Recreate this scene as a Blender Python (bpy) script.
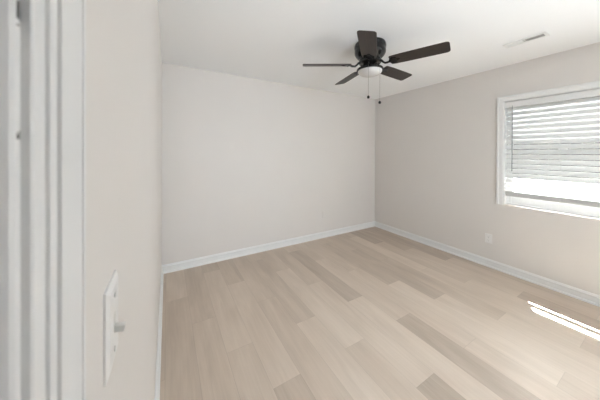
import bpy, bmesh, math, random
from mathutils import Vector, Matrix
for o in list(bpy.data.objects):
    bpy.data.objects.remove(o, do_unlink=True)
S = bpy.context.scene
COL = S.collection
rnd = random.Random(7)

# ------------------------------------------------------------------ camera
W, D, H = 3.517, 3.090, 2.44          # right wall x, back wall y, ceiling z; left wall is x = 0
YN = -1.45                            # near wall, behind the camera
F_PX, SHIFT_PX = 228.914, -46.307
yaw, pitch, roll = 0.52476165, -0.00390235, 0.00386725
fw = Vector((math.sin(yaw)*math.cos(pitch), math.cos(yaw)*math.cos(pitch), math.sin(pitch)))
r0 = Vector((math.cos(yaw), -math.sin(yaw), 0)); u0 = r0.cross(fw)
rt = r0*math.cos(roll)+u0*math.sin(roll); up = -r0*math.sin(roll)+u0*math.cos(roll)
cd = bpy.data.cameras.new('camera'); cam = bpy.data.objects.new('camera', cd); COL.objects.link(cam)
M3 = Matrix((rt, up, -fw)).transposed()
cam.matrix_world = Matrix.Translation((0.05829, 0, 1.40489)) @ M3.to_4x4()
cd.sensor_fit = 'HORIZONTAL'; cd.sensor_width = 36.0
cd.lens = F_PX*36/600; cd.shift_y = SHIFT_PX/600
cd.clip_start = 0.01; cd.clip_end = 200
cd.dof.use_dof = True; cd.dof.focus_distance = 2.6; cd.dof.aperture_fstop = 9.0
S.camera = cam

# ------------------------------------------------------------------ world, sun, added fill lamps, exposure
S.view_settings.view_transform = 'Standard'; S.view_settings.look = 'None'
S.view_settings.gamma = 1.0; S.view_settings.use_curve_mapping = False
S.view_settings.exposure = 1.50
S.cycles.use_denoising = True
S.cycles.max_bounces = 14; S.cycles.diffuse_bounces = 10; S.cycles.transparent_max_bounces = 24
S.cycles.sample_clamp_indirect = 0.0
wd = bpy.data.worlds.new('World'); S.world = wd; wd.use_nodes = True
nt = wd.node_tree; nt.nodes.clear()
sky = nt.nodes.new('ShaderNodeTexSky'); sky.sky_type = 'NISHITA'; sky.sun_disc = False
sky.sun_elevation = math.radians(54.5); sky.sun_rotation = math.radians(60); sky.air_density = 1.0; sky.dust_density = 2.0
hs = nt.nodes.new('ShaderNodeHueSaturation'); hs.inputs['Saturation'].default_value = 0.15
bg = nt.nodes.new('ShaderNodeBackground'); bg.inputs['Strength'].default_value = 0.10
wo = nt.nodes.new('ShaderNodeOutputWorld')
nt.links.new(sky.outputs[0], hs.inputs['Color']); nt.links.new(hs.outputs[0], bg.inputs['Color']); nt.links.new(bg.outputs[0], wo.inputs['Surface'])

def lamp(name, kind, energy, loc, direction, color=(1, 1, 1), **kw):
    l = bpy.data.lights.new(name, kind); l.energy = energy; l.color = color
    for k, v in kw.items(): setattr(l, k, v)
    o = bpy.data.objects.new(name, l); COL.objects.link(o); o.location = loc
    o.rotation_euler = Vector(direction).to_track_quat('-Z', 'Y').to_euler()
    return o
lamp('sun', 'SUN', 80.0, (8, 4, 12), (-1, -0.52, -1.63), (1.0, 0.99, 0.98), angle=math.radians(0.6))
# added fill lamp outside an unseen window put into the near wall
W2 = (0.84, 1.52)                     # x range of the added window in the near wall
lamp('window_fill_lamp', 'AREA', 40.0, ((W2[0]+W2[1])/2, YN-0.30, 1.42), (0.05, 1, -0.05), (0.885, 0.945, 1.05), shape='RECTANGLE', size=0.65, size_y=1.2)
W3 = (-1.22, -0.42)                   # y range of an unseen window added in the right wall for fill light
lamp('window_fill_lamp', 'AREA', 17.0, (W+0.30, (W3[0]+W3[1])/2, 1.42), (-1, 0.05, -0.05), (0.885, 0.945, 1.05), shape='RECTANGLE', size=0.75, size_y=1.2)  # added fill lamp outside that window
# added fill lamp in the unseen hallway behind the doorway
HALL_FILL = 1.0

# ------------------------------------------------------------------ helpers
def link(name, bm, mat, parent=None, smooth=False):
    me = bpy.data.meshes.new(name); bm.normal_update(); bm.to_mesh(me); bm.free()
    for m in (mat if isinstance(mat, (list, tuple)) else [mat]): me.materials.append(m)
    if smooth:
        for p in me.polygons: p.use_smooth = True
        try: me.set_sharp_from_angle(angle=math.radians(38))
        except Exception: pass
    o = bpy.data.objects.new(name, me); COL.objects.link(o)
    if parent is not None: o.parent = parent
    return o
def tag(o, label=None, cat=None, group=None, kind=None):
    if label: o['label'] = label
    if cat: o['category'] = cat
    if group: o['group'] = group
    if kind: o['kind'] = kind
    return o
def empty(name, loc=(0, 0, 0)):
    o = bpy.data.objects.new(name, None); COL.objects.link(o); o.location = loc; o.empty_display_size = 0.1
    return o
def box(bm, lo, hi, bevel=0.0, seg=2):
    x0, y0, z0 = lo; x1, y1, z1 = hi
    vs = [bm.verts.new(c) for c in ((x0,y0,z0),(x1,y0,z0),(x1,y1,z0),(x0,y1,z0),(x0,y0,z1),(x1,y0,z1),(x1,y1,z1),(x0,y1,z1))]
    fs = [bm.faces.new([vs[i] for i in f]) for f in ((0,3,2,1),(4,5,6,7),(0,1,5,4),(1,2,6,5),(2,3,7,6),(3,0,4,7))]
    if bevel:
        es = list({e for f in fs for e in f.edges})
        bmesh.ops.bevel(bm, geom=es, offset=bevel, segments=seg, affect='EDGES', profile=0.5)
    return bm
def B(lo, hi, bevel=0.0, seg=2): return box(bmesh.new(), lo, hi, bevel, seg)
def lathe(bm, prof, c=(0, 0, 0), n=48):
    """prof: list of (radius, z) revolved about the vertical axis through c"""
    rings = []
    for r, z in prof:
        if r < 1e-6: rings.append([bm.verts.new((c[0], c[1], c[2]+z))])
        else: rings.append([bm.verts.new((c[0]+r*math.cos(2*math.pi*k/n), c[1]+r*math.sin(2*math.pi*k/n), c[2]+z)) for k in range(n)])
    for a, b in zip(rings, rings[1:]):
        for k in range(n):
            k2 = (k+1) % n
            if len(a) == 1 and len(b) > 1: bm.faces.new((a[0], b[k], b[k2]))
            elif len(b) == 1 and len(a) > 1: bm.faces.new((a[k], b[0], a[k2]))
            elif len(a) > 1: bm.faces.new((a[k], b[k], b[k2], a[k2]))
    bmesh.ops.recalc_face_normals(bm, faces=bm.faces)
    return bm
def tube(bm, pts, r, n=8):
    pts = [Vector(p) for p in pts]; rings = []
    for i, p in enumerate(pts):
        d = (pts[min(i+1, len(pts)-1)]-pts[max(i-1, 0)]).normalized()
        a = d.orthogonal().normalized() if i == 0 else (rings_a - d*rings_a.dot(d)).normalized()
        rings_a = a; b = d.cross(a)
        rr = r[i] if isinstance(r, (list, tuple)) else r
        rings.append([bm.verts.new(p+a*rr*math.cos(2*math.pi*k/n)+b*rr*math.sin(2*math.pi*k/n)) for k in range(n)])
    for A, Bq in zip(rings, rings[1:]):
        for k in range(n): bm.faces.new((A[k], A[(k+1) % n], Bq[(k+1) % n], Bq[k]))
    bm.faces.new(rings[0][::-1]); bm.faces.new(rings[-1])
    bmesh.ops.recalc_face_normals(bm, faces=bm.faces)
    return bm
def extrude_profile(bm, prof, f0, f1):
    """closed profile polygon swept between two placements: f(p) -> 3D point"""
    a = [bm.verts.new(f0(p)) for p in prof]; b = [bm.verts.new(f1(p)) for p in prof]
    n = len(prof)
    for k in range(n): bm.faces.new((a[k], a[(k+1) % n], b[(k+1) % n], b[k]))
    bm.faces.new(a[::-1]); bm.faces.new(b)
    bmesh.ops.recalc_face_normals(bm, faces=bm.faces)
    return bm

# ------------------------------------------------------------------ materials
def mat(name, col, rough=0.5, metal=0.0, spec=0.5, noise=0.0, nscale=20, bump=0.0, bscale=300, trans=0.0):
    m = bpy.data.materials.new(name); m.use_nodes = True
    t = m.node_tree; b = t.nodes['Principled BSDF']
    b.inputs['Base Color'].default_value = (*col, 1); b.inputs['Roughness'].default_value = rough
    b.inputs['Metallic'].default_value = metal; b.inputs['Specular IOR Level'].default_value = spec
    if noise or bump:
        tc = t.nodes.new('ShaderNodeTexCoord')
    if noise:
        n = t.nodes.new('ShaderNodeTexNoise'); n.inputs['Scale'].default_value = nscale; n.inputs['Detail'].default_value = 4
        mx = t.nodes.new('ShaderNodeMix'); mx.data_type = 'RGBA'
        mx.inputs[6].default_value = (*[c*(1-noise) for c in col], 1); mx.inputs[7].default_value = (*[min(1, c*(1+noise)) for c in col], 1)
        t.links.new(tc.outputs['Object'], n.inputs['Vector']); t.links.new(n.outputs['Fac'], mx.inputs[0]); t.links.new(mx.outputs[2], b.inputs['Base Color'])
    if bump:
        n2 = t.nodes.new('ShaderNodeTexNoise'); n2.inputs['Scale'].default_value = bscale; n2.inputs['Detail'].default_value = 3
        bp = t.nodes.new('ShaderNodeBump'); bp.inputs['Strength'].default_value = bump; bp.inputs['Distance'].default_value = 0.002
        t.links.new(tc.outputs['Object'], n2.inputs['Vector']); t.links.new(n2.outputs['Fac'], bp.inputs['Height']); t.links.new(bp.outputs[0], b.inputs['Normal'])
    return m
WALL = (0.655, 0.625, 0.595)
m_wall = mat('wall_paint', WALL, 0.55, noise=0.015, nscale=3, bump=0.05, bscale=220, spec=0.3)
m_ceil = mat('ceiling_paint', (0.875, 0.885, 0.89), 0.8, bump=0.06, bscale=160, spec=0.2)
m_trim = mat('trim_paint', (0.72, 0.72, 0.71), 0.38, noise=0.01, nscale=8)
m_vinyl = mat('window_vinyl', (0.80, 0.80, 0.80), 0.4, noise=0.01, nscale=10)
m_plastic = mat('switch_plastic', (0.71, 0.70, 0.685), 0.35, noise=0.01, nscale=30)
m_toggle = mat('toggle_plastic', (0.62, 0.61, 0.58), 0.4, noise=0.02, nscale=60)
m_dark = mat('dark_slot', (0.02, 0.02, 0.02), 0.6, noise=0.1)
m_screw = mat('painted_screw', (0.6, 0.59, 0.57), 0.35, metal=0.3, noise=0.05, nscale=200)
m_black = mat('gloss_black_metal', (0.006, 0.0055, 0.0055), 0.18, metal=0.0, spec=0.5, noise=0.1, nscale=40)
m_chain = mat('chain_metal', (0.20, 0.19, 0.18), 0.35, metal=0.9, noise=0.05, nscale=200)
m_vent = mat('vent_enamel', (0.80, 0.80, 0.79), 0.45, noise=0.01, nscale=30)
m_duct = mat('duct_shade', (0.03, 0.03, 0.03), 0.8, noise=0.1)
m_soffit = mat('soffit_paint', (0.55, 0.54, 0.52), 0.7, noise=0.03)
m_door = mat('low_bounce_door', (0.16, 0.10, 0.065), 0.4, noise=0.15, nscale=12)  # unseen leaf kept dark so it bounces little light
m_ground = mat('gravel_ground', (0.045, 0.045, 0.045), 0.95, noise=0.4, nscale=6)
m_sky_blocker = mat('sky_blocker_boards', (0.09, 0.09, 0.09), 0.9, noise=0.25, nscale=5)  # dark boards added to hold back sky light
m_hall = mat('hall_paint', (0.50, 0.48, 0.46), 0.6, noise=0.015, nscale=3)
m_cord = mat('blind_cord', (0.72, 0.72, 0.70), 0.7, noise=0.02)
m_rail_shade = mat('backlit_rail_shade', (0.50, 0.50, 0.49), 0.5, noise=0.02)  # grey puts the backlit shade of rail and stack into the colour
m_wand = mat('wand_plastic', (0.30, 0.31, 0.31), 0.25, noise=0.02)

def mk_bowl():
    m = mat('frosted_glass', (0.60, 0.59, 0.575), 0.45, noise=0.01, nscale=12)
    b = m.node_tree.nodes['Principled BSDF']; b.inputs['Subsurface Weight'].default_value = 0.25
    b.inputs['Subsurface Radius'].default_value = (0.02, 0.02, 0.02)
    return m
m_bowl = mk_bowl()

def mk_glass():
    m = bpy.data.materials.new('window_glass'); m.use_nodes = True; t = m.node_tree; t.nodes.clear()
    tr = t.nodes.new('ShaderNodeBsdfTransparent'); tr.inputs[0].default_value = (0.96, 0.98, 0.97, 1)
    gl = t.nodes.new('ShaderNodeBsdfGlossy'); gl.inputs['Roughness'].default_value = 0.02
    lw = t.nodes.new('ShaderNodeLayerWeight'); lw.inputs[0].default_value = 0.5
    pw = t.nodes.new('ShaderNodeMath'); pw.operation = 'POWER'; pw.inputs[1].default_value = 5.0; t.links.new(lw.outputs['Facing'], pw.inputs[0])
    fr = t.nodes.new('ShaderNodeMath'); fr.operation = 'MULTIPLY_ADD'; fr.inputs[1].default_value = 0.96; fr.inputs[2].default_value = 0.04; t.links.new(pw.outputs[0], fr.inputs[0])
    mx = t.nodes.new('ShaderNodeMixShader'); out = t.nodes.new('ShaderNodeOutputMaterial')
    t.links.new(fr.outputs[0], mx.inputs[0]); t.links.new(tr.outputs[0], mx.inputs[1]); t.links.new(gl.outputs[0], mx.inputs[2]); t.links.new(mx.outputs[0], out.inputs[0])
    return m
m_glass = mk_glass()

def mk_slat():
    m = bpy.data.materials.new('blind_slat'); m.use_nodes = True; t = m.node_tree
    b = t.nodes['Principled BSDF']; b.inputs['Base Color'].default_value = (0.80, 0.80, 0.79, 1); b.inputs['Roughness'].default_value = 0.4
    tl = t.nodes.new('ShaderNodeBsdfTranslucent'); tl.inputs[0].default_value = (0.80, 0.79, 0.76, 1)
    n = t.nodes.new('ShaderNodeTexNoise'); n.inputs['Scale'].default_value = 30
    mr = t.nodes.new('ShaderNodeMapRange'); mr.inputs[3].default_value = 0.06; mr.inputs[4].default_value = 0.10
    mx = t.nodes.new('ShaderNodeMixShader'); out = t.nodes['Material Output']
    t.links.new(n.outputs['Fac'], mr.inputs[0]); t.links.new(mr.outputs[0], mx.inputs[0])
    t.links.new(b.outputs[0], mx.inputs[1]); t.links.new(tl.outputs[0], mx.inputs[2]); t.links.new(mx.outputs[0], out.inputs[0])
    return m
m_slat = mk_slat()

def mk_blade():
    m = mat('fan_blade_walnut', (0.05, 0.035, 0.027), 0.42, spec=0.4)
    t = m.node_tree; b = t.nodes['Principled BSDF']; uv = t.nodes.new('ShaderNodeUVMap'); uv.uv_map = 'UVMap'
    mp = t.nodes.new('ShaderNodeMapping'); mp.inputs['Scale'].default_value = (3, 60, 1)
    n = t.nodes.new('ShaderNodeTexNoise'); n.inputs['Scale'].default_value = 1.5; n.inputs['Detail'].default_value = 5
    mx = t.nodes.new('ShaderNodeMix'); mx.data_type = 'RGBA'; mx.inputs[6].default_value = (0.020, 0.014, 0.011, 1); mx.inputs[7].default_value = (0.050, 0.037, 0.029, 1)
    t.links.new(uv.outputs[0], mp.inputs[0]); t.links.new(mp.outputs[0], n.inputs['Vector']); t.links.new(n.outputs['Fac'], mx.inputs[0]); t.links.new(mx.outputs[2], b.inputs['Base Color'])
    return m
m_blade = mk_blade()

def mk_casing():
    """white trim paint with knocked-off paint chips along the inner bead"""
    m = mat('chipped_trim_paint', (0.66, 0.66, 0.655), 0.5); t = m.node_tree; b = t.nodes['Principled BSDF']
    tc = t.nodes.new('ShaderNodeTexCoord'); sp = t.nodes.new('ShaderNodeSeparateXYZ'); t.links.new(tc.outputs['Object'], sp.inputs[0])
    n = t.nodes.new('ShaderNodeTexNoise'); n.inputs['Scale'].default_value = 190; n.inputs['Detail'].default_value = 4
    t.links.new(tc.outputs['Object'], n.inputs['Vector'])
    def math_(op, a, bb):
        q = t.nodes.new('ShaderNodeMath'); q.operation = op
        for i, v in enumerate((a, bb)):
            if isinstance(v, (int, float)): q.inputs[i].default_value = v
            else: t.links.new(v, q.inputs[i])
        return q.outputs[0]
    y, z = sp.outputs['Y'], sp.outputs['Z']
    near = math_('MULTIPLY', math_('GREATER_THAN', y, 0.1212), math_('LESS_THAN', y, 0.1256))
    patch = math_('MAXIMUM', math_('MULTIPLY', math_('GREATER_THAN', z, 1.4500), math_('LESS_THAN', z, 1.520)), math_('MULTIPLY', math_('GREATER_THAN', z, 1.4085), math_('LESS_THAN', z, 1.4125)))
    big = math_('MULTIPLY', math_('MULTIPLY', near, patch), math_('GREATER_THAN', n.outputs['Fac'], 0.48))
    mx = t.nodes.new('ShaderNodeMix'); mx.data_type = 'RGBA'
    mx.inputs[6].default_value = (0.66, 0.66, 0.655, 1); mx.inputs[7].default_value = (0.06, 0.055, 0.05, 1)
    t.links.new(big, mx.inputs[0]); t.links.new(mx.outputs[2], b.inputs['Base Color'])
    return m
m_casing = mk_casing()

def mk_floor():
    m = bpy.data.materials.new('vinyl_oak_planks'); m.use_nodes = True; t = m.node_tree; b = t.nodes['Principled BSDF']
    N = t.nodes.new; L = t.links.new
    at = N('ShaderNodeAttribute'); at.attribute_name = 'tone'
    sd = N('ShaderNodeAttribute'); sd.attribute_name = 'seed'
    uv = N('ShaderNodeUVMap'); uv.uv_map = 'UVMap'
    sx = N('ShaderNodeSeparateXYZ'); L(uv.outputs[0], sx.inputs[0])
    def mth(op, a, bb=0.0, c=None):
        q = N('ShaderNodeMath'); q.operation = op
        for i, v in enumerate((a, bb) if c is None else (a, bb, c)):
            if isinstance(v, (int, float)): q.inputs[i].default_value = v
            else: L(v, q.inputs[i])
        return q.outputs[0]
    cb = N('ShaderNodeCombineXYZ'); L(sx.outputs['X'], cb.inputs[0]); L(sx.outputs['Y'], cb.inputs[1]); L(mth('MULTIPLY', sd.outputs['Fac'], 40.0), cb.inputs[2])
    def noise(scx, scy, detail, dist=0.0):
        mp = N('ShaderNodeMapping'); mp.inputs['Scale'].default_value = (scx, scy, 1); L(cb.outputs[0], mp.inputs[0])
        n = N('ShaderNodeTexNoise'); n.inputs['Scale'].default_value = 1; n.inputs['Detail'].default_value = detail; n.inputs['Distortion'].default_value = dist
        L(mp.outputs[0], n.inputs['Vector']); return n.outputs['Fac']
    broad = noise(9, 1.6, 2, 0.6)       # slow cloudy variation along a board
    grain = noise(70, 3.0, 6, 0.4)      # long streaks
    fine = noise(260, 9.0, 3)
    v = mth('ADD', mth('MULTIPLY', mth('SUBTRACT', broad, 0.5), 0.34), mth('ADD', mth('MULTIPLY', mth('SUBTRACT', grain, 0.5), 0.18), mth('MULTIPLY', mth('SUBTRACT', fine, 0.5), 0.08)))
    tone = mth('ADD', at.outputs['Fac'], v)
    cr = N('ShaderNodeValToRGB'); e = cr.color_ramp.elements
    e[0].position = 0.0; e[0].color = (0.22, 0.172, 0.132, 1)
    e[1].position = 1.0; e[1].color = (0.80, 0.705, 0.605, 1)
    q = e.new(0.5); q.color = (0.53, 0.440, 0.358, 1)
    L(tone, cr.inputs[0])
    # seams: distance to the board's edge in metres, kept in a second UV map
    uv2 = N('ShaderNodeUVMap'); uv2.uv_map = 'Edge'; s2 = N('ShaderNodeSeparateXYZ'); L(uv2.outputs[0], s2.inputs[0])
    sz = N('ShaderNodeAttribute'); sz.attribute_name = 'blen'
    ex = mth('MINIMUM', s2.outputs['X'], mth('SUBTRACT', 0.186, s2.outputs['X']))
    ey = mth('MINIMUM', s2.outputs['Y'], mth('SUBTRACT', sz.outputs['Fac'], s2.outputs['Y']))
    ed = mth('MINIMUM', ex, ey)
    ss = N('ShaderNodeMapRange'); ss.inputs[1].default_value = 0.0; ss.inputs[2].default_value = 0.0022; ss.inputs[3].default_value = 0.80; ss.inputs[4].default_value = 1.0; L(ed, ss.inputs[0])
    mx = N('ShaderNodeMix'); mx.data_type = 'RGBA'; mx.blend_type = 'MULTIPLY'; mx.inputs[0].default_value = 1.0
    L(cr.outputs[0], mx.inputs[6]); L(ss.outputs[0], mx.inputs[7]); L(mx.outputs[2], b.inputs['Base Color'])
    rg = N('ShaderNodeMapRange'); rg.inputs[3].default_value = 0.36; rg.inputs[4].default_value = 0.47; L(grain, rg.inputs[0]); L(rg.outputs[0], b.inputs['Roughness'])
    b.inputs['Specular IOR Level'].default_value = 0.5
    bp = N('ShaderNodeBump'); bp.inputs['Strength'].default_value = 0.12; bp.inputs['Distance'].default_value = 0.001
    L(mth('ADD', ss.outputs[0], mth('MULTIPLY', grain, 0.3)), bp.inputs['Height']); L(bp.outputs[0], b.inputs['Normal'])
    return m
m_floor = mk_floor()

# ------------------------------------------------------------------ room shell
T = 0.15                                                # outer wall thickness
def struct(name, bm, m, parent=None, smooth=False):
    o = link(name, bm, m, parent, smooth)
    if parent is None: o['kind'] = 'structure'
    return o

# floor: boards laid along y, ends stepped by a third of a board from row to row
def make_floor():
    bm = bmesh.new(); PW, PL = 0.186, 1.222
    tone = bm.faces.layers.float.new('tone'); seed = bm.faces.layers.float.new('seed'); blen = bm.faces.layers.float.new('blen')
    uvl = bm.loops.layers.uv.new('UVMap'); edl = bm.loops.layers.uv.new('Edge')
    tones = {(2, 1): .50, (2, 0): .47, (3, 0): .34, (3, 1): .55, (4, 0): .58, (4, 1): .46, (5, 0): .60, (5, 1): .42,
             (6, 0): .50, (6, 1): .60, (7, 0): .22, (7, 1): .56, (8, 0): .62, (8, 1): .33, (9, 0): .31, (9, 1): .54, (9, -1): .5,
             (10, 0): .55, (10, 1): .55, (11, 0): .63, (11, 1): .40, (12, 0): .60, (12, 1): .38, (13, 0): .58, (13, 1): .42,
             (14, 0): .58, (14, 1): .62, (15, 0): .56, (15, 1): .52, (15, 2): .28, (16, 0): .32, (16, 1): .54, (16, 2): .34, (17, 0): .50, (17, 1): .27, (17, 2): .29,
             (18, 0): .38, (18, 1): .33, (18, 2): .32, (3, 2): .44, (2, 2): .36, (1, 1): .45, (1, 0): .48, (0, 1): .42, (0, 0): .44, (1, 2): .42, (8, 2): .50,
             (4, 2): .44, (5, 2): .45, (6, 2): .48, (7, 2): .46, (10, 2): .50, (11, 2): .46, (12, 2): .46, (13, 2): .46, (14, 2): .44}
    base = {0: 0.83, 1: 0.83, 2: 0.42}                   # first joint of each row, by row number mod 3
    r2 = random.Random(3)
    for i in range(-1, 20):
        x0 = 0.047+PW*i
        y_joint = {0: 1.25-PL, 1: 0.83-PL, 2: 1.635-PL}[i % 3]
        if i == 16: y_joint = 0.87-PL
        k0 = -2
        for k in range(-2, 4):
            # index k = 0: the board that ends (at its far end) on the first joint the photo shows
            ya, yb = y_joint+PL*k, y_joint+PL*(k+1)
            xa, xb = max(x0, 0.0), min(x0+PW, W); yc, yd = max(ya, YN), min(yb, D)
            if xb-xa < 1e-4 or yd-yc < 1e-4: continue
            f = bm.faces.new([bm.verts.new((x, y, 0)) for x, y in ((xa, yc), (xb, yc), (xb, yd), (xa, yd))])
            f[tone] = 0.555+0.80*(tones.get((i, k), r2.uniform(.42, .60))-0.52); f[seed] = r2.random(); f[blen] = PL
            for l in f.loops:
                l[uvl].uv = (l.vert.co.x, l.vert.co.y); l[edl].uv = (l.vert.co.x-x0, l.vert.co.y-ya)
    return bm
struct('floor', make_floor(), m_floor)
struct('ceiling', B((-0.12, YN-0.12, H), (W+T, D+0.12, H+0.1)), m_ceil)
struct('wall_back', B((-0.12, D, -0.02), (W+T, D+0.12, H)), m_wall)

# left wall with the doorway the photograph is taken from
DOOR = (-0.70, 0.095, 2.06)                              # rough opening y0, y1, head
bm = bmesh.new()
box(bm, (-0.115, DOOR[1], -0.02), (0, D, H)); box(bm, (-0.115, YN, -0.02), (0, DOOR[0], H)); box(bm, (-0.115, DOOR[0], DOOR[2]), (0, DOOR[1], H))
struct('wall_left', bm, m_wall)
# right wall with the blind's window opening and the added one
OP1 = (0.235, 1.140); OZ = (0.80, 2.020)
bm = bmesh.new()
for ya, yb in ((YN, W3[0]), (W3[1], OP1[0]), (OP1[1], D)): box(bm, (W, ya, -0.02), (W+T-0.01, yb, H))
for a, b_ in (OP1, W3): box(bm, (W, a, -0.02), (W+T-0.01, b_, OZ[0])); box(bm, (W, a, OZ[1]), (W+T-0.01, b_, H))
struct('wall_right', bm, m_wall)
bm = bmesh.new()
for xa, xb in ((-0.12, W2[0]), (W2[1], W+T-0.01)): box(bm, (xa, YN-T+0.01, -0.02), (xb, YN, H))
for za, zb in ((-0.02, OZ[0]), (OZ[1], H)): box(bm, (W2[0], YN-T+0.01, za), (W2[1], YN, zb))
struct('wall_near', bm, m_wall)

# baseboards with a shoe moulding
BP = [(0, 0), (0.022, 0), (0.022, 0.007), (0.018, 0.016), (0.0105, 0.021), (0.0105, 0.066), (0.0135, 0.071), (0.0138, 0.078), (0.0095, 0.084), (0.0075, 0.090), (0.003, 0.096), (0, 0.096)]
bm = extrude_profile(bmesh.new(), BP, lambda p: (0.0, D-p[0], p[1]), lambda p: (W, D-p[0], p[1])); struct('baseboard_back', bm, m_trim)
bm = extrude_profile(bmesh.new(), BP, lambda p: (W-p[0], YN, p[1]), lambda p: (W-p[0], D-p[0], p[1])); struct('baseboard_right', bm, m_trim)
bm = extrude_profile(bmesh.new(), BP, lambda p: (p[0], 0.1852, p[1]), lambda p: (p[0], D-p[0], p[1])); struct('baseboard_left', bm, m_trim)
bm = extrude_profile(bmesh.new(), BP, lambda p: (p[0], YN+p[0], p[1]), lambda p: (W-p[0], YN+p[0], p[1])); struct('baseboard_near', bm, m_trim)

# doorway trim: jamb lining and moulded casing
JY = (DOOR[0]+0.02, 0.111, DOOR[2]-0.02)
bm = bmesh.new()
box(bm, (-0.115, 0.094, 0), (0.0, 0.111, JY[2])); 
bm.free()
bm = bmesh.new()
# the clear opening: near side jamb at JY[0], far side jamb face at y = 0.108
box(bm, (-0.117, DOOR[0]-0.0005, 0), (0.001, DOOR[0]+0.02, JY[2])); box(bm, (-0.117, DOOR[0], JY[2]), (0.001, DOOR[1], DOOR[2]))
box(bm, (-0.117, DOOR[1]-0.001, 0), (0.001, 0.1085, JY[2]))
struct('trim_1', bm, m_trim)
# casing profile: (distance from the inner edge, projection from the wall)
def cove(n=6):
    pts = [(0, 0), (0, 0.0085)]
    pts = [(0, 0), (0, 0.0088), (0.0006, 0.0106), (0.0018, 0.0116), (0.0035, 0.0119), (0.0050, 0.0117), (0.0060, 0.0111), (0.0066, 0.0102)]   # inner bead
    pts += [(0.0070, 0.0104), (0.0073, 0.0134), (0.0082, 0.0141), (0.0172, 0.0141), (0.0179, 0.0122), (0.0187, 0.0124), (0.0193, 0.0149), (0.0258, 0.0151), (0.0265, 0.0132), (0.0274, 0.0134), (0.0280, 0.0160),
            (0.0548, 0.0166), (0.0555, 0.0140), (0.0567, 0.0142), (0.0574, 0.0166), (0.0635, 0.0163), (0.0660, 0.0145), (0.0666, 0)]
    return pts
CP = cove(); CI = 0.1187                                  # inner edge of the far casing leg
HT = JY[2]+0.006
bm = extrude_profile(bmesh.new(), CP, lambda p: (p[1], CI+p[0], 0.0), lambda p: (p[1], CI+p[0], HT+p[0]))
struct('trim_2', bm, m_casing)
NI = DOOR[0]+0.012
bm = extrude_profile(bmesh.new(), CP, lambda p: (p[1], NI-p[0], 0.0), lambda p: (p[1], NI-p[0], HT+p[0])); struct('trim_3', bm, m_trim)
bm = extrude_profile(bmesh.new(), CP, lambda p: (p[1], NI-p[0], HT+p[0]), lambda p: (p[1], CI+p[0], HT+p[0])); struct('trim_4', bm, m_trim)

# hallway behind the doorway
bm = bmesh.new(); box(bm, (-1.15, YN-0.5, -0.02), (-0.115, D, 0.0)); box(bm, (-0.115, DOOR[0], -0.02), (0.0, DOOR[1], 0.0)); struct('floor_hall', bm, mat('hall_floor', (0.36, 0.29, 0.22), 0.45, noise=0.1, nscale=9))
bm = bmesh.new(); box(bm, (-1.27, YN-0.5, -0.02), (-1.15, D, H)); box(bm, (-1.27, YN-0.62, -0.02), (-0.115, YN-0.5, H)); box(bm, (-1.27, D, -0.02), (-0.12, D+0.12, H)); box(bm, (-0.20, YN-0.5, -0.02), (-0.12, YN-0.12, H))
struct('wall_hall', bm, m_hall)
struct('ceiling_hall', B((-1.27, YN-0.62, H), (-0.12, D+0.12, H+0.1)), m_ceil)
lamp('hall_fill_lamp', 'AREA', HALL_FILL, (-0.62, 1.6, H-0.02), (0, 0, -1), (1, 0.93, 0.85), shape='DISK', size=0.3)  # added lamp, sends fill light through the doorway

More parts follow.
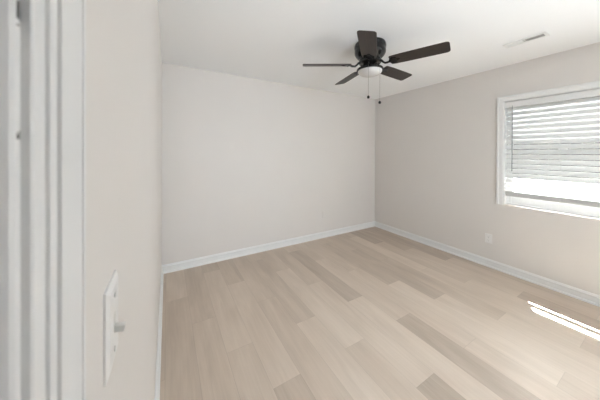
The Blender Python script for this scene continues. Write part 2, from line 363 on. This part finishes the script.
# ------------------------------------------------------------------ windows
def make_window(n, op):
    y0, y1 = op; z0, z1 = OZ
    root = empty('window_%d' % n, (W, (y0+y1)/2, z0)); root['kind'] = 'structure'
    inv = Matrix.Translation(root.location).inverted()
    def part(name, bm, m, parent=root, smooth=False):
        if parent is root: bm.transform(inv)
        else: bm.transform(inv)
        return link(name, bm, m, parent, smooth)
    # casing: flat boards, mitred head and legs, with a raised back band
    c = 0.062; prof = [(0, 0), (0, 0.010), (0.004, 0.0125), (0.040, 0.0135), (0.043, 0.018), (0.058, 0.019), (c, 0.016), (c, 0)]
    bm = bmesh.new()
    extrude_profile(bm, prof, lambda p: (W-p[1], y1+p[0]+0.003, z0-0.004), lambda p: (W-p[1], y1+p[0]+0.003, z1+p[0]))
    extrude_profile(bm, prof, lambda p: (W-p[1], y0-p[0]-0.003, z0-0.004), lambda p: (W-p[1], y0-p[0]-0.003, z1+p[0]))
    extrude_profile(bm, prof, lambda p: (W-p[1], y0-p[0]-0.003, z1+p[0]), lambda p: (W-p[1], y1+p[0]+0.003, z1+p[0]))
    part('casing', bm, m_trim)
    bm = bmesh.new(); box(bm, (W+0.003, y0-0.010, z0-0.020), (W+0.062, y1+0.010, z0-0.004), 0.005, 3); part('sill', bm, m_trim)
    # inner lining of the opening
    bm = bmesh.new(); box(bm, (W-0.001, y1-0.006, z0), (W+0.08, y1+0.001, z1)); box(bm, (W-0.001, y0-0.001, z0), (W+0.08, y0+0.006, z1)); box(bm, (W-0.001, y0, z1-0.006), (W+0.08, y1, z1+0.001)); part('jamb', bm, m_trim)
    # main frame
    bm = bmesh.new(); a = 0.018
    box(bm, (W+0.065, y0, z0), (W+T, y0+a, z1)); box(bm, (W+0.065, y1-a, z0), (W+T, y1, z1)); box(bm, (W+0.065, y0, z1-a), (W+T, y1, z1)); box(bm, (W+0.062, y0, z0), (W+T+0.02, y1, z0+a))
    part('frame', bm, m_vinyl)
    zm = 1.432
    for nm, za, zb, xa, xb in (('lower_sash', z0+a, zm+0.018, W+0.072, W+0.102), ('upper_sash', zm-0.018, z1-a, W+0.106, W+0.136)):
        bm = bmesh.new(); s = 0.028; ya, yb = y0+a, y1-a
        bt = 0.098 if nm == 'lower_sash' else 0.036
        box(bm, (xa, ya, za), (xb, ya+s, zb), 0.003, 1); box(bm, (xa, yb-s, za), (xb, yb, zb), 0.003, 1)
        box(bm, (xa, ya+s, za), (xb, yb-s, za+bt), 0.003, 1); box(bm, (xa, ya+s, zb-0.036), (xb, yb-s, zb), 0.003, 1)
        sash = part(nm, bm, m_vinyl)
        bm = bmesh.new(); xm = (xa+xb)/2; box(bm, (xm-0.002, ya+s-0.004, za+bt-0.004), (xm+0.002, yb-s+0.004, zb-0.032)); g = part('pane', bm, m_glass, sash)
    bm = bmesh.new(); ym = (y0+y1)/2; box(bm, (W+0.060, ym-0.03, zm+0.010), (W+0.098, ym+0.03, zm+0.026), 0.004, 2); part('sash_lock', bm, m_vinyl)
    return root
make_window(1, OP1)
make_window(3, W3)  # unseen window, added to let fill light into the room
w2 = make_window(2, W2); w2.location = ((W2[0]+W2[1])/2, YN, OZ[0]); w2.rotation_euler = (0, 0, -math.pi/2)  # added behind the camera as an inlet for fill light

# unseen door leaf, posed open to block light from the added near window
def make_door():
    root = empty('light_blocking_door', (0.004, DOOR[0]+0.021, 0.0)); root['kind'] = 'structure'
    w, h, t = 0.785, 2.02, 0.035
    bm = box(bmesh.new(), (0.0, -t, 0.012), (w, 0, h), 0.002, 1)
    link('leaf', bm, m_door, root)
    for xa, xb in ((0.10, 0.34), (0.415, 0.655)):
        for za, zb in ((0.20, 0.80), (0.98, 1.55), (1.66, 1.90)):
            for sg in (0, -t):
                bm = bmesh.new(); e = 0.004 if sg == 0 else -0.004
                lo, hi = sorted((sg, sg+e)); box(bm, (xa, lo, za), (xb, hi, zb), 0.003, 1)
                link('raised_panel', bm, m_door, root)
    kn = bmesh.new(); lathe(kn, [(0, 0), (0.030, 0), (0.030, 0.006), (0.012, 0.010), (0.011, 0.030), (0.022, 0.038), (0.027, 0.050), (0.024, 0.062), (0, 0.066)], n=28)
    kn.transform(Matrix.Translation((w-0.065, 0, 0.96)) @ Matrix.Rotation(-math.pi/2, 4, 'X')); link('knob', kn, m_screw, root, True)
    kn = bmesh.new(); lathe(kn, [(0, 0), (0.030, 0), (0.030, 0.006), (0.012, 0.010), (0.011, 0.030), (0.022, 0.038), (0.027, 0.050), (0.024, 0.062), (0, 0.066)], n=28)
    kn.transform(Matrix.Translation((w-0.065, -t, 0.96)) @ Matrix.Rotation(math.pi/2, 4, 'X')); link('knob', kn, m_screw, root, True)
    for z in (0.22, 1.02, 1.80): link('hinge', tube(bmesh.new(), [(-0.002, 0.004, z-0.045), (-0.002, 0.004, z+0.045)], 0.006, 10), m_screw, root, True)
make_door()

# ------------------------------------------------------------------ blind in the window
def make_blind():
    y0, y1 = OP1[0]+0.010, OP1[1]-0.010; xc = W+0.036
    root = empty('window_blind', (xc, (y0+y1)/2, OZ[1]-0.007))
    tag(root, 'white horizontal slat blind lowered in the window on the right wall', 'blind')
    inv = Matrix.Translation(root.location).inverted()
    def part(name, bm, m, smooth=False, parent=root):
        bm.transform(inv); return link(name, bm, m, parent, smooth)
    part('headrail', box(bmesh.new(), (xc-0.032, y0-0.002, 1.944), (xc+0.026, y1+0.002, 2.010), 0.003, 2), m_trim)
    sl, tilt, pitch_, th = 0.0635, math.radians(46), 0.0555, 0.0030
    zs = []; z = 1.925
    while z > 0.965: zs.append(z); z -= pitch_
    d = Vector((-math.cos(tilt), 0, -math.sin(tilt))); nrm = Vector((-math.sin(tilt), 0, math.cos(tilt)))
    bm = bmesh.new()
    for i, z in enumerate(zs):
        jit = rnd.uniform(-0.02, 0.02); rows_t, rows_b = [], []
        for k in range(7):
            s = (k/6-0.5)*sl; crown = 0.0022*(1-(2*k/6-1)**2)
            p = Vector((xc, 0, z))+d*s+nrm*(crown+jit*s)
            rows_t.append(p+nrm*th/2); rows_b.append(p-nrm*th/2)
        ring = rows_t+rows_b[::-1]
        a = [bm.verts.new((p.x, y0, p.z)) for p in ring]; b = [bm.verts.new((p.x, y1, p.z)) for p in ring]; n = len(ring)
        for k in range(n): bm.faces.new((a[k], a[(k+1) % n], b[(k+1) % n], b[k]))
        bm.faces.new(a[::-1]); bm.faces.new(b)
    bmesh.ops.recalc_face_normals(bm, faces=bm.faces)
    part('slats', bm, m_slat, True)
    # spare slats lie stacked on the bottom rail
    bm = bmesh.new(); box(bm, (xc-0.014, y0, 0.905), (xc+0.012, y1, 0.922), 0.003, 2)
    part('bottom_rail', bm, m_rail_shade)
    bm = bmesh.new()
    for k in range(6): box(bm, (xc-0.022+0.001*(k%2), y0, 0.9220+k*0.0062), (xc+0.022, y1, 0.9280+k*0.0062), 0.0012, 1)
    part('slat_stack', bm, m_rail_shade)
    for yy in (1.020, 0.690, 0.355):
        bm = bmesh.new(); hx = 0.024
        for sx in (-1, 1): tube(bm, [(xc+sx*hx, yy, 1.964), (xc+sx*hx, yy, 0.916)], 0.0009, 6)
        part('ladder_cord', bm, m_cord)
    bm = tube(bmesh.new(), [(xc-0.034, 1.066, 1.962), (xc-0.036, 1.066, 1.93), (xc-0.036, 1.066, 1.20)], [0.002, 0.0042, 0.0042], 6)
    part('tilt_wand', bm, m_wand)
make_blind()

# ------------------------------------------------------------------ outside the windows
struct('roof_eave', B((W+T-0.01, YN-0.6, 2.44), (W+0.86, D+0.6, 2.60)), m_soffit)
struct('ground', B((W+T+0.02, -14, -0.35), (W+22, 16, -0.30)), m_ground)
def fence():
    root = empty('sky_blocker_fence', (W+4.2, 0.5, -0.30)); root['kind'] = 'structure'  # added outside to block sky light from the blind
    bm = bmesh.new()
    for k in range(48): box(bm, (0, -3.9+k*0.165, 0), (0.02, -3.9+k*0.165+0.155, 2.0), 0.004, 1)
    link('boards', bm, m_sky_blocker, root)
fence()

# ------------------------------------------------------------------ ceiling fan
def make_fan(cx, cy):
    root = empty('ceiling_fan', (cx, cy, H))
    tag(root, 'black hugger ceiling fan with five dark brown blades and a white bowl light', 'ceiling fan')
    def part(name, bm, m, parent=root, smooth=True): return link(name, bm, m, parent, smooth)
    zb = -0.20                                          # blade plane, below the ceiling
    housing = [(0.0, 0), (0.128, 0), (0.138, -0.004), (0.143, -0.016), (0.143, -0.052), (0.140, -0.062), (0.143, -0.070), (0.142, -0.092), (0.132, -0.112), (0.113, -0.134), (0.100, -0.146), (0.100, -0.158), (0.090, -0.162), (0.0, -0.162)]
    part('motor_housing', lathe(bmesh.new(), housing, n=56), m_black)
    for k in range(20):                                 # cooling slots round the housing
        a = 2*math.pi*k/20; c, s_ = math.cos(a), math.sin(a); bm = bmesh.new()
        vs = [(0.1437*c-t*s_, 0.1437*s_+t*c, zz) for t, zz in ((-0.008, -0.024), (0.008, -0.024), (0.008, -0.046), (-0.008, -0.046))]
        f = [bm.verts.new(v) for v in vs]; g = [bm.verts.new((v[0]*0.985, v[1]*0.985, v[2])) for v in vs]
        bm.faces.new(f); bm.faces.new(g[::-1])
        for q in range(4): bm.faces.new((f[q], g[q], g[(q+1) % 4], f[(q+1) % 4]))
        bmesh.ops.recalc_face_normals(bm, faces=bm.faces)
        part('cooling_slot', bm, m_dark, smooth=False)
    part('flywheel', lathe(bmesh.new(), [(0, -0.1600), (0.098, -0.1600), (0.104, -0.1660), (0.104, -0.1800), (0.098, -0.1860), (0, -0.1860)], n=48), m_black)
    part('switch_housing', lathe(bmesh.new(), [(0, -0.1840), (0.056, -0.1840), (0.060, -0.1900), (0.060, -0.2180), (0.066, -0.2240), (0, -0.2240)], n=40), m_black)
    part('light_fitter', lathe(bmesh.new(), [(0, -0.2180), (0.070, -0.2190), (0.102, -0.2260), (0.120, -0.2380), (0.124, -0.2480), (0.122, -0.2560), (0.112, -0.2580), (0.0, -0.2560)], n=56), m_black)
    bowl = [(0.1105*math.cos(t), -0.257-0.052*math.sin(t)) for t in [k*math.pi/2/12 for k in range(12)]]
    part('light_bowl', lathe(bmesh.new(), [(0.0, -0.2565)]+bowl+[(0.0, -0.309)], n=56), m_bowl)
    PITCH = math.radians(13)
    R0, R1, HW = 0.185, 0.638, 0.068
    for k in range(5):
        th = math.radians(-67.1+72*k)
        Rm = Matrix.Rotation(th, 4, 'Z') @ Matrix.Translation((0, 0, zb)) @ Matrix.Rotation(-PITCH, 4, 'X')
        bm = bmesh.new(); uvl = bm.loops.layers.uv.new('UVMap')
        out = [(R0, -HW*0.80), (R0+0.012, -HW*0.90)]
        out += [(R0+0.10, -HW*0.97), (R1-0.10, -HW)]
        for q in range(7): a = -math.pi/2+q*math.pi/2/6; out.append((R1-0.026+0.026*math.cos(a), -HW+0.026+0.026*math.sin(a)))
        full = out+[(x, -y) for x, y in reversed(out)]
        tp = [bm.verts.new((x, y, 0.003)) for x, y in full]; bt = [bm.verts.new((x, y, -0.003)) for x, y in full]; n = len(full)
        bm.faces.new(tp); bm.faces.new(bt[::-1])
        for q in range(n): bm.faces.new((bt[q], bt[(q+1) % n], tp[(q+1) % n], tp[q]))
        bmesh.ops.recalc_face_normals(bm, faces=bm.faces)
        for f in bm.faces:
            for l in f.loops: l[uvl].uv = (l.vert.co.x+k, l.vert.co.y)
        bm.transform(Rm)
        blade = part('blade', bm, m_blade, smooth=False)
        # blade iron: cranked arm from the flywheel to a scrolled plate under the blade
        bm = bmesh.new(); Rz = Matrix.Rotation(th, 4, 'Z')
        arm = [(0.088, 0, -0.174), (0.108, 0, -0.182), (0.124, 0, -0.200), (0.142, 0, -0.213), (0.162, 0, -0.212), (0.182, 0, -0.208)]
        tube(bm, arm, [0.012, 0.0105, 0.009, 0.009, 0.0095, 0.010], 10)
        bm.transform(Rz)
        pl = bmesh.new(); oy = [(0.176, 0.012), (0.184, 0.030), (0.200, 0.044), (0.222, 0.046), (0.236, 0.036), (0.242, 0.020), (0.256, 0.013), (0.270, 0.0)]
        o2 = oy+[(x, -y) for x, y in reversed(oy[:-1])]
        a_ = [pl.verts.new((x, y, -0.0036)) for x, y in o2]; b_ = [pl.verts.new((x, y, -0.0085)) for x, y in o2]
        pl.faces.new(a_); pl.faces.new(b_[::-1])
        for q in range(len(o2)): pl.faces.new((a_[q], a_[(q+1) % len(o2)], b_[(q+1) % len(o2)], b_[q]))
        for sx, sy in ((0.205, 0.028), (0.205, -0.028), (0.250, 0.0)): lathe(pl, [(0.0055, -0.008), (0.0055, -0.0105), (0.003, -0.012), (0, -0.012)], (sx, sy, 0), 12)
        bmesh.ops.recalc_face_normals(pl, faces=pl.faces)
        pl.transform(Rm); tmp = bpy.data.meshes.new('t'); pl.to_mesh(tmp); pl.free(); bm.from_mesh(tmp); bpy.data.meshes.remove(tmp)
        part('blade_iron', bm, m_black, blade)
    # pull chains hang from the switch housing beside the bowl
    rx, ry = math.cos(yaw), -math.sin(yaw)
    for s, zend in ((-0.049, -0.532), (0.0545, -0.578)):
        q = math.sqrt(0.1275**2-s*s); ex, ey = s*rx-q*0.501, s*ry-q*0.865
        bm = bmesh.new(); tube(bm, [(ex*0.45, ey*0.45, -0.206), (ex*0.95, ey*0.95, -0.213), (ex, ey, -0.226), (ex, ey, zend+0.01)], 0.0011, 6)
        z = -0.235
        while z > zend+0.012: lathe(bm, [(0, 0.0016), (0.0016, 0), (0, -0.0016)], (ex, ey, z), 6); z -= 0.009
        ch = part('pull_chain', bm, m_chain)
        prof = [(0, 0.014), (0.004, 0.013), (0.0105, 0.006), (0.0125, -0.002), (0.0105, -0.010), (0.005, -0.0145), (0, -0.0155)]
        part('chain_knob', lathe(bmesh.new(), prof, (ex, ey, zend), 20), m_black, ch)
make_fan(1.719, 1.551)

# ------------------------------------------------------------------ ceiling vent
def make_vent():
    x0, x1, y0, y1 = 2.826, 2.936, 0.640, 0.930
    cx, cy = (x0+x1)/2, (y0+y1)/2
    root = empty('ceiling_vent', (cx, cy, H)); tag(root, 'white rectangular louvred air register in the ceiling near the right wall', 'vent')
    hx, hy = (x1-x0)/2, (y1-y0)/2
    bm = bmesh.new(); z1, z0 = 0.0, -0.007; fx = 0.019; fy = 0.022
    for lo, hi in (((-hx, -hy, z0), (-hx+fx, hy, z1)), ((hx-fx, -hy, z0), (hx, hy, z1)), ((-hx+fx, -hy, z0), (hx-fx, -hy+fy, z1)), ((-hx+fx, hy-fy, z0), (hx-fx, hy, z1)), ((-hx+fx, -0.004, z0), (hx-fx, 0.004, z1))):
        box(bm, lo, hi, 0.002, 1)
    link('frame', bm, m_vent, root)
    link('duct_shade_panel', B((-hx+fx, -hy+fy, -0.0012), (hx-fx, hy-fy, -0.0002)), m_duct, root)  # near-black sheet stands in for the shade inside the duct
    bm = bmesh.new(); n = 11
    for half in (-1, 1):
        for k in range(n):
            y = half*(0.010+(hy-fy-0.014)*(k+0.5)/n); a = -math.radians(48)*half
            dv = Vector((0, math.sin(a), math.cos(a)))*0.0052; nv = Vector((0, math.cos(a), -math.sin(a)))*0.0005
            c = Vector((0, y, -0.0048)); xs = hx-fx
            ring = [c+dv+nv, c+dv-nv, c-dv-nv, c-dv+nv]
            A = [bm.verts.new((-xs, p.y, p.z)) for p in ring]; Bv = [bm.verts.new((xs, p.y, p.z)) for p in ring]
            for q in range(4): bm.faces.new((A[q], A[(q+1) % 4], Bv[(q+1) % 4], Bv[q]))
            bm.faces.new(A[::-1]); bm.faces.new(Bv)
    bmesh.ops.recalc_face_normals(bm, faces=bm.faces)
    link('louvers', bm, m_vent, root)
    for sy in (-1, 1): link('screw', lathe(bmesh.new(), [(0, -0.0085), (0.0025, -0.008), (0.0032, -0.0068), (0, -0.0068)], (0, sy*(hy-fy/2), 0), 12), m_screw, root)
make_vent()

# ------------------------------------------------------------------ light switch by the doorway
def plate_mesh(w, h, t, bev):
    """bevelled wall plate, lying in the yz plane, projecting to +x"""
    bm = bmesh.new()
    lv = [(0, w/2, h/2), (t*0.45, w/2, h/2), (t, w/2-bev, h/2-bev)]
    rings = [[bm.verts.new((x, sy*a, sz*b)) for sy, sz in ((-1, -1), (1, -1), (1, 1), (-1, 1))] for x, a, b in lv]
    for A, Bq in zip(rings, rings[1:]):
        for k in range(4): bm.faces.new((A[k], A[(k+1) % 4], Bq[(k+1) % 4], Bq[k]))
    bm.faces.new(rings[0][::-1]); bm.faces.new(rings[-1])
    bmesh.ops.recalc_face_normals(bm, faces=bm.faces)
    return bm
def x_cyl(bm, c, r, x0, x1, n=14):
    a = [bm.verts.new((x0, c[0]+r*math.cos(2*math.pi*k/n), c[1]+r*math.sin(2*math.pi*k/n))) for k in range(n)]
    b = [bm.verts.new((x1, c[0]+r*math.cos(2*math.pi*k/n), c[1]+r*math.sin(2*math.pi*k/n))) for k in range(n)]
    for k in range(n): bm.faces.new((a[k], a[(k+1) % n], b[(k+1) % n], b[k]))
    bm.faces.new(a[::-1]); bm.faces.new(b); bmesh.ops.recalc_face_normals(bm, faces=bm.faces)
    return bm
def make_switch():
    y0, w, h, t = 0.310, 0.059, 0.097, 0.0050
    root = empty('light_switch', (0, y0+w/2, 1.2065)); tag(root, 'white toggle light switch on the left wall beside the door casing', 'light switch')
    link('cover_plate', plate_mesh(w, h, t, 0.006), m_plastic, root)
    bm = bmesh.new(); box(bm, (t-0.001, -0.0046, -0.0105), (t+0.0003, 0.0046, 0.0105)); tg = link('toggle_slot', bm, m_toggle, root)
    bm = bmesh.new(); box(bm, (t, -0.0040, -0.0040), (t+0.0105, 0.0040, 0.0036), 0.0012, 2)
    bm.transform(Matrix.Translation((0, 0, -0.0055)) @ Matrix.Rotation(math.radians(12), 4, 'Y')); link('toggle', bm, m_toggle, root, True)
    for s in (-1, 1): link('screw', x_cyl(bmesh.new(), (0, s*0.0315), 0.0030, t-0.001, t+0.0008), m_screw, root, True)
make_switch()

# ------------------------------------------------------------------ outlet under the window
def make_outlet():
    w, h, t = 0.072, 0.114, 0.006
    root = empty('wall_outlet', (W, 1.283, 0.349)); root.rotation_euler = (0, 0, math.pi)
    tag(root, 'white duplex electrical outlet low on the right wall, left of the window', 'outlet')
    link('cover_plate', plate_mesh(w, h, t, 0.005), m_plastic, root)
    for s in (-1, 1):
        bm = bmesh.new(); n = 20; pts = []
        for k in range(n):
            a = 2*math.pi*k/n; pts.append((0.0168*math.cos(a), max(-0.0125, min(0.0125, 0.0168*math.sin(a)))+s*0.0195))
        a = [bm.verts.new((t-0.001, *p)) for p in pts]; b = [bm.verts.new((t+0.0015, *p)) for p in pts]
        for k in range(n): bm.faces.new((a[k], a[(k+1) % n], b[(k+1) % n], b[k]))
        bm.faces.new(a[::-1]); bm.faces.new(b); bmesh.ops.recalc_face_normals(bm, faces=bm.faces)
        rc = link('receptacle', bm, m_plastic, root)
        bm = bmesh.new()
        box(bm, (t+0.001, -0.0070, s*0.0195-0.001), (t+0.0018, -0.0052, s*0.0195+0.007)); box(bm, (t+0.001, 0.0052, s*0.0195-0.001), (t+0.0018, 0.0070, s*0.0195+0.006)); x_cyl(bm, (0, s*0.0195-0.0075), 0.0024, t+0.001, t+0.0018)
        link('slots', bm, m_dark, rc)
    link('screw', x_cyl(bmesh.new(), (0, 0), 0.003, t-0.001, t+0.001), m_screw, root, True)
make_outlet()

# ------------------------------------------------------------------ painted-over blank plate on the back wall
root = empty('blank_plate', (2.305, D, 0.385)); root.rotation_euler = (0, 0, -math.pi/2)
tag(root, 'small painted-over blank cover plate low on the back wall', 'cover plate')
link('plate', plate_mesh(0.045, 0.11, 0.004, 0.003), m_wall, root)
